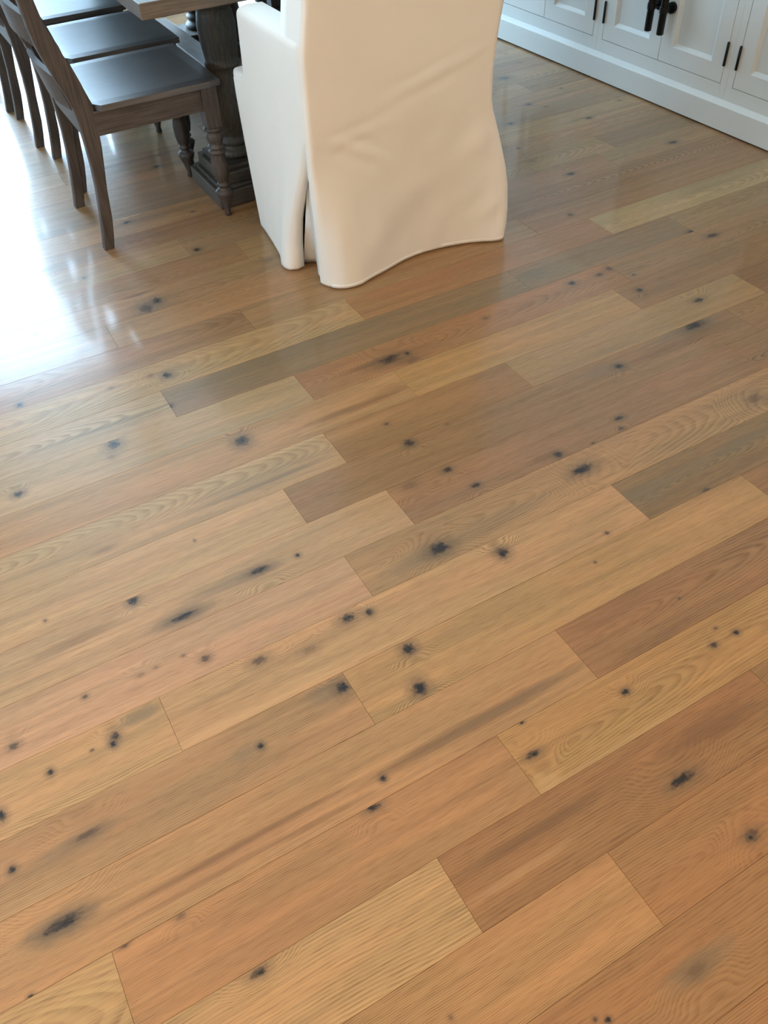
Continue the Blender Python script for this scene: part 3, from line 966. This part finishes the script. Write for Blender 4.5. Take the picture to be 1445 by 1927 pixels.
def build_armchair():
    root = tag(empty('slipcovered_armchair', (AX, AY, 0)), 'armchair in a loose white linen slipcover with floor-length skirt, at the table end', 'armchair')

    def L(p):
        return (p[0] - AX, p[1] - AY, p[2])
    # ---- back: outside back panel, hem to top
    NQ = 72
    hem = resample(HEM, NQ)
    RX = [(0.0, 1.602), (.05, 1.612), (.10, 1.615), (.18, 1.613), (.244, 1.603), (.315, 1.583), (.383, 1.562), (.42, 1.549), (.46, 1.541), (.51, 1.539), (.57, 1.541), (.63, 1.546), (.71, 1.557), (.85, 1.566), (1.05, 1.57)]

    def top_outline(z):
        xl, xr = lerp_tab([(.44, .931), (.68, .931), (.72, .938), (.80, .951), (1.1, .958)], z), lerp_tab(RX, max(z, .45))
        yb = lerp_tab([(0.40, 1.532), (.5, 1.526), (.8, 1.514), (1.08, 1.49)], z)
        r = 0.009
        lo = smooth01((.47 - z) / .05)
        ys, xs = 1.612 - .038 * lo, xl + .014 * lo
        pts = [(xs + (xl - xs) * min(1, k / 2), yb + r + (ys - yb - r) * (1 - k / 4)) for k in range(5)]
        pts += [(xl + r - r * math.cos(a), yb + r - r * math.sin(a)) for a in (0.4, 0.8, 1.2, 1.57)]
        pts += [(xl + r + (xr - xl - 2 * r) * k / 22, yb) for k in range(1, 22)]
        pts += [(xr - r + r * math.sin(a), yb + r - r * math.cos(a)) for a in (0.0, 0.4, 0.8, 1.2, 1.57)]
        pts += [(xr, yb + r + (1.61 - yb - r) * k / 4) for k in range(1, 5)]
        return resample(pts, NQ)

    def wr(x, z):
        """soft pull wrinkles across the outside back"""
        d = 0.0
        for (cx, cz, lx, lz, ang, amp, fq) in ((1.03, .445, .13, .03, .12, .0045, 150), (1.32, .56, .16, .035, .22, .0035, 120), (1.10, .40, .09, .035, -.5, .004, 120), (1.50, .33, .035, .14, 1.25, .005, 40), (1.54, .12, .03, .10, 1.1, .005, 60),
                                               (1.25, .22, .2, .1, .5, .003, 28), (1.12, .10, .06, .1, 1.3, .005, 30), (1.36, .06, .12, .07, 1.4, .004, 35)):
            ca, sa = math.cos(ang), math.sin(ang)
            du, dv = (x - cx) * ca + (z - cz) * sa, -(x - cx) * sa + (z - cz) * ca
            d += 1.1 * amp * math.exp(-(du / lx) ** 2 - (dv / lz) ** 2) * math.cos(dv * fq)
        return d
    rings = []
    zs = [0.006, 0.012] + [0.02 + 0.0155 * i for i in range(68)]
    ztop = zs[-1]
    for z in zs:
        tp = top_outline(z)
        g = max(0.0, (0.455 - z) / 0.449)
        gy = smooth01(g) * 0.55 + g * 0.45
        ring = []
        xr = lerp_tab(RX, z)
        xr_t = lerp_tab(RX, max(z, .45))
        for k in range(NQ):
            q = k / (NQ - 1)
            a, b = tp[k], hem[k]
            x = a[0] + (b[0] - a[0]) * gy
            # right outline follows the bulging skirt
            want = (xr - xr_t) - (1.602 - xr_t) * gy
            x += want * smooth01((q - 0.55) / 0.3)
            y = a[1] + (b[1] - a[1]) * gy
            if 0.16 < q < 0.84:
                y -= wr(x, z)
            ring.append((x, y))
        # rounded top
        e = max(0.0, (z - (ztop - 0.03)) / 0.03)
        ins = 0.022 * (1 - math.sqrt(max(0.0, 1 - e * e)))
        cxm = sum(p[0] for p in ring) / NQ
        ring = [(p[0] + ins * (1 if p[0] < cxm else -1) * min(1, abs(p[0] - cxm) / 0.25), p[1] + ins) for p in ring]
        inner = 1.66 if z > .5 else 1.64
        yi = inner - ins
        n_in = 10
        xl2, xr2 = ring[0][0] + 0.006, ring[-1][0] - 0.006
        ins_pts = [(xr2 + (xl2 - xr2) * k / (n_in - 1), yi) for k in range(n_in)]
        rings.append([L((p[0], p[1], z)) for p in ring + ins_pts])
    loft('back_cover', rings, M_LINEN, root)
    # stitched hem along the back skirt
    vs, fs = [], []
    for k in range(6, NQ - 6):
        x, y = hem[k]
        vs += [L((x, y - .0012, .0045)), L((x, y - .0016, .017))]
    for k in range(len(vs) // 2 - 1):
        fs.append((2 * k, 2 * k + 2, 2 * k + 3, 2 * k + 1))
    hm = mesh_obj('hem', vs, fs, M_LINEN, root, True)
    sm = hm.modifiers.new('thick', 'SOLIDIFY')
    sm.thickness = 0.0015

    # ---- sides: arm top to floor; mirrored for the far side
    def side(mirror):
        rings2 = []
        zz = [0.006, 0.014] + [0.025 + 0.0225 * i for i in range(20)] + [.458, .47, .485, .497, .505, .512, .52] + [.535 + .0125 * i for i in range(11)] + [.678, .689, .698, .705, .7095, .7115]
        for z in zz:
            g = max(0.0, (0.46 - z) / 0.454)
            rear = lerp_tab([(0, 1.702), (.10, 1.690), (.19, 1.664), (.35, 1.584), (.43, 1.548), (.46, 1.535), (.8, 1.535)], z)
            tfr = smooth01((z - .497) / .02)
            front = (2.072 - 0.012 * (z / .5)) * (1 - tfr) + (1.972 - 0.02 * (z - .5) / .2) * tfr
            e = max(0.0, (z - .6895) / .0222)
            rnd_ = 0.018 * (1 - math.sqrt(max(0, 1 - min(1, e) ** 2)))
            xo = .929 + rnd_
            xi = 1.022 - rnd_ if z > .5 else 1.022
            fr = front - rnd_
            N = 34
            outer = []
            for k in range(N + 1):
                v = k / N
                y = rear + (fr - rear) * v
                x = xo
                x -= 0.034 * g ** 1.3 * math.exp(-((y - (rear + .045)) / .085) ** 2)
                x += 0.020 * g ** 1.2 * smooth01((y - 1.86) / .22)
                x += 0.003 * g * math.sin(y * 46 + z * 5) * math.exp(-((y - 1.78) / .09) ** 2)
                # round the two vertical edges
                rr = 0.022 if z < .44 else 0.005
                if y - rear < rr:
                    x += rr * (1 - math.sqrt(max(0, 1 - (1 - (y - rear) / rr) ** 2)))
                rf = 0.022
                if fr - y < rf:
                    x += rf * (1 - math.sqrt(max(0, 1 - (1 - (fr - y) / rf) ** 2)))
                outer.append((x, y))
            inn = []
            for k in range(17):
                y = fr - .006 - (fr - rear - .012) * k / 16
                x = xi - (xi - .951) * min(1, g * 4) * math.exp(-((y - rear) / .09) ** 2)
                inn.append((x, y))
            ring = outer + inn
            # fold end curls in behind at the pleat
            pts = []
            for x, y in ring:
                if mirror:
                    x = 2 * AX - x - 0.03
                pts.append(L((x, y, z)))
            rings2.append(pts)
        loft('arm_cover', rings2, M_LINEN, root)
    side(False)
    side(True)

    # ---- inverted pleat at the rear corners
    for mirror in (False, True):
        vs, fs = [], []
        nz, nn = 22, 8
        for j in range(nz + 1):
            z = .006 + .44 * j / nz
            g = 1 - j / nz
            for i in range(nn + 1):
                v = i / nn
                y0_, y1_ = 1.552 + .040 * g, 1.556 + .175 * g
                y = y0_ + (y1_ - y0_) * v
                x = .944 + .055 * min(1, g * 2.5) * math.sin(math.pi * v) ** .6 + .003 * math.sin(v * 15) * g + 0.014 * g
                if mirror:
                    x = 2 * AX - x - 0.01
                vs.append(L((x, y, z)))
        for j in range(nz):
            for i in range(nn):
                a = j * (nn + 1) + i
                fs.append((a, a + 1, a + nn + 2, a + nn + 1))
        p = mesh_obj('pleat', vs, fs, M_LINEN, root, True)
        md = p.modifiers.new('thick', 'SOLIDIFY')
        md.thickness = 0.003
    # ---- seat cushion, T-shaped in front of the arms
    bm = bmesh.new()
    out = [(1.024, 1.645), (1.436, 1.645), (1.436, 1.976), (1.526, 1.976), (1.526, 2.066), (.934, 2.066), (.934, 1.976), (1.024, 1.976)]
    lo = [bm.verts.new(L((x, y, .455))) for x, y in out]
    hi = [bm.verts.new(L((x, y, .520))) for x, y in out]
    bm.faces.new(list(reversed(lo)))
    bm.faces.new(hi)
    for i in range(8):
        bm.faces.new((lo[i], lo[(i + 1) % 8], hi[(i + 1) % 8], hi[i]))
    bmesh.ops.bevel(bm, geom=list(bm.edges), offset=.016, segments=3, profile=.5, affect='EDGES')
    bm_obj('seat_cushion', bm, M_LINEN, root, True)
    bm = bmesh.new()
    box_bm(bm, 1.026 - AX, 1.434 - AX, 1.99 - AY, 2.072 - AY, .006, .452, .012, 3)
    bm_obj('front_skirt', bm, M_LINEN, root, True)
    return root


build_armchair()

# ------------------------------------------------------------------ built-in cabinets
M_CAB = simple('cabinet_paint', srgb(214, 219, 216), 0.42, 0.012, 5.0)
M_GAP = simple('cabinet_inside', srgb(70, 68, 64), 0.9)
CAB_O, CAB_R = (2.818, 1.5, 0.0), 0.0193


def prism_y(name, prof, y0, y1, mat, parent=None):
    n = len(prof)
    vs = [(x, y0, z) for x, z in prof] + [(x, y1, z) for x, z in prof]
    fs = [tuple(range(n)), tuple(range(2 * n - 1, n - 1, -1))]
    for i in range(n):
        fs.append((i, (i + 1) % n, n + (i + 1) % n, n + i))
    return mesh_obj(name, vs, fs, mat, parent)


PITCH = 0.753
CAB_Y0, CAB_Y1 = 0.28 - 2 * PITCH, 0.28 + 5 * PITCH
bb = prism_y('baseboard_right', [(0.0, 0.007), (0.0, .094), (.0015, .0965), (.021, .1095), (.021, .1115), (.06, .1115), (.06, .007)], CAB_Y0, CAB_Y1, M_CAB)
bb.location = CAB_O
bb.rotation_euler = (0, 0, CAB_R)
struct(bb)

FX = 0.022      # face plane
ZT = 0.86


def door_mesh(name, y0, y1, z0, z1, parent):
    st, ch, dp = .064, .014, .011
    f, b = FX - .0005, FX + .02

    def rect(x, i):
        return [(x, y0 + i, z0 + i), (x, y1 - i, z0 + i), (x, y1 - i, z1 - i), (x, y0 + i, z1 - i)]
    vs = rect(b, 0) + rect(f + .001, 0) + rect(f, .001) + rect(f, st) + rect(f + .003, st + .002) + rect(f + dp, st + ch) + rect(b, st + ch)
    fs = []
    for j in range(6):
        for i in range(4):
            i2 = (i + 1) % 4
            fs.append((j * 4 + i, j * 4 + i2, (j + 1) * 4 + i2, (j + 1) * 4 + i))
    for i in range(4):
        i2 = (i + 1) % 4
        fs.append((24 + i, 24 + i2, i2, i))
    d = mesh_obj(name, vs, fs, M_CAB, parent)
    box('panel', f + dp + .0005, f + dp + .006, y0 + st + ch - .003, y1 - st - ch + .003, z0 + st + ch - .003, z1 - st - ch + .003, M_CAB, d)
    return d


def tube(name, p0, p1, r, mat, parent, n=14, caps=((1.0, 0.0),)):
    a, b = Vector(p0), Vector(p1)
    d = (b - a).normalized()
    ref = Vector((0, 0, 1)) if abs(d.z) < .9 else Vector((1, 0, 0))
    e1 = d.cross(ref).normalized()
    e2 = d.cross(e1)
    ln = (b - a).length
    rings = []
    for rr, s in ((r * .75, 0), (r, .0025), (r, ln - .0025), (r * .75, ln)):
        rings.append([tuple(a + d * s + e1 * rr * math.cos(2 * math.pi * i / n) + e2 * rr * math.sin(2 * math.pi * i / n)) for i in range(n)])
    return loft(name, rings, mat, parent)


def build_unit(k):
    root = empty('cabinet', CAB_O, CAB_R)
    ya = 0.28 + (k - 0) * PITCH          # centre line of the near stile
    yb = ya + PITCH
    d0, d1 = ya + .0315, yb - .0315
    dm = (d0 + d1) / 2
    zb = .1615
    zt = .80
    box('carcass', FX + .024, .44, ya + .001, yb - .001, .112, ZT, M_GAP, root)
    box('stile', FX, FX + .022, ya + .0003, d0 - .0016, .1117, ZT, M_CAB, root)
    box('stile', FX, FX + .022, d1 + .0016, yb - .0003, .1117, ZT, M_CAB, root)
    box('rail', FX, FX + .022, d0 - .0014, d1 + .0014, .1117, zb - .0016, M_CAB, root)
    box('rail', FX, FX + .022, d0 - .0014, d1 + .0014, zt + .0016, ZT, M_CAB, root)
    if k == -2:
        box('end_panel', FX, .44, ya - .018, ya, .004, ZT, M_CAB, root, .001)
    for (p0, p1, hy, py) in ((d0 + .0004, dm - .0009, d0 - .001, dm - .0345), (dm + .0009, d1 - .0004, d1 + .001, dm + .0345)):
        dr = door_mesh('door', p0, p1, zb, zt, root)
        for hz in (.225, .65):
            h = tube('hinge', (FX - .0045, hy, hz), (FX - .0045, hy, hz + .085), .0052, M_BLACK, dr, 12)
            h['label'] = 'black barrel hinge'
        hd = tube('handle', (FX - .05, py, .272), (FX - .05, py, .60), .0145, M_BLACK, dr, 18)
        hd['label'] = 'black vertical bar pull'
        # the two posts with their round backplates, joined to the bar
        bm = bmesh.new()
        bm.from_mesh(hd.data)
        for pz in (.362, .51):
            for (xa, xb, r) in ((FX - .05, FX - .0008, .0085), (FX - .012, FX - .0006, .021), (FX - .02, FX - .012, .014)):
                g = bmesh.ops.create_cone(bm, cap_ends=True, segments=20, radius1=r, radius2=r, depth=xb - xa)
                bmesh.ops.rotate(bm, verts=g['verts'], cent=(0, 0, 0), matrix=Matrix.Rotation(math.pi / 2, 3, 'Y'))
                bmesh.ops.translate(bm, verts=g['verts'], vec=((xa + xb) / 2, py, pz))
            g = bmesh.ops.create_cone(bm, cap_ends=True, segments=20, radius1=.0175, radius2=.0175, depth=.02)
            bmesh.ops.translate(bm, verts=g['verts'], vec=(FX - .05, py, pz))
        bm.to_mesh(hd.data)
        bm.free()
    return root


LABS = {-2: 'white painted base cabinet at the near end of the cabinet run',
        -1: 'white painted two-door cabinet at the right edge, its far black hinge in view',
        0: 'white painted two-door cabinet with a pair of black bar pulls in view',
        1: 'white painted two-door cabinet just right of the white armchair, only low door corners in view',
        2: 'white painted base cabinet behind the white armchair, left of the visible doors',
        3: 'white painted base cabinet second from the far end of the run',
        4: 'white painted base cabinet at the far end of the run by the glass door'}
for k in range(-2, 5):
    tag(build_unit(k), LABS[k], 'cabinet', 'built-in base cabinets along the right wall')
wt = box('worktop', -.02, .45, CAB_Y0, CAB_Y1, ZT + .0005, ZT + .035, simple('pale_stone', srgb(224, 220, 212), .3, .03, 9.0), None, .004)
wt.location = CAB_O
wt.rotation_euler = (0, 0, CAB_R)
tag(wt, 'pale stone worktop running along the top of the white base cabinets', 'worktop')
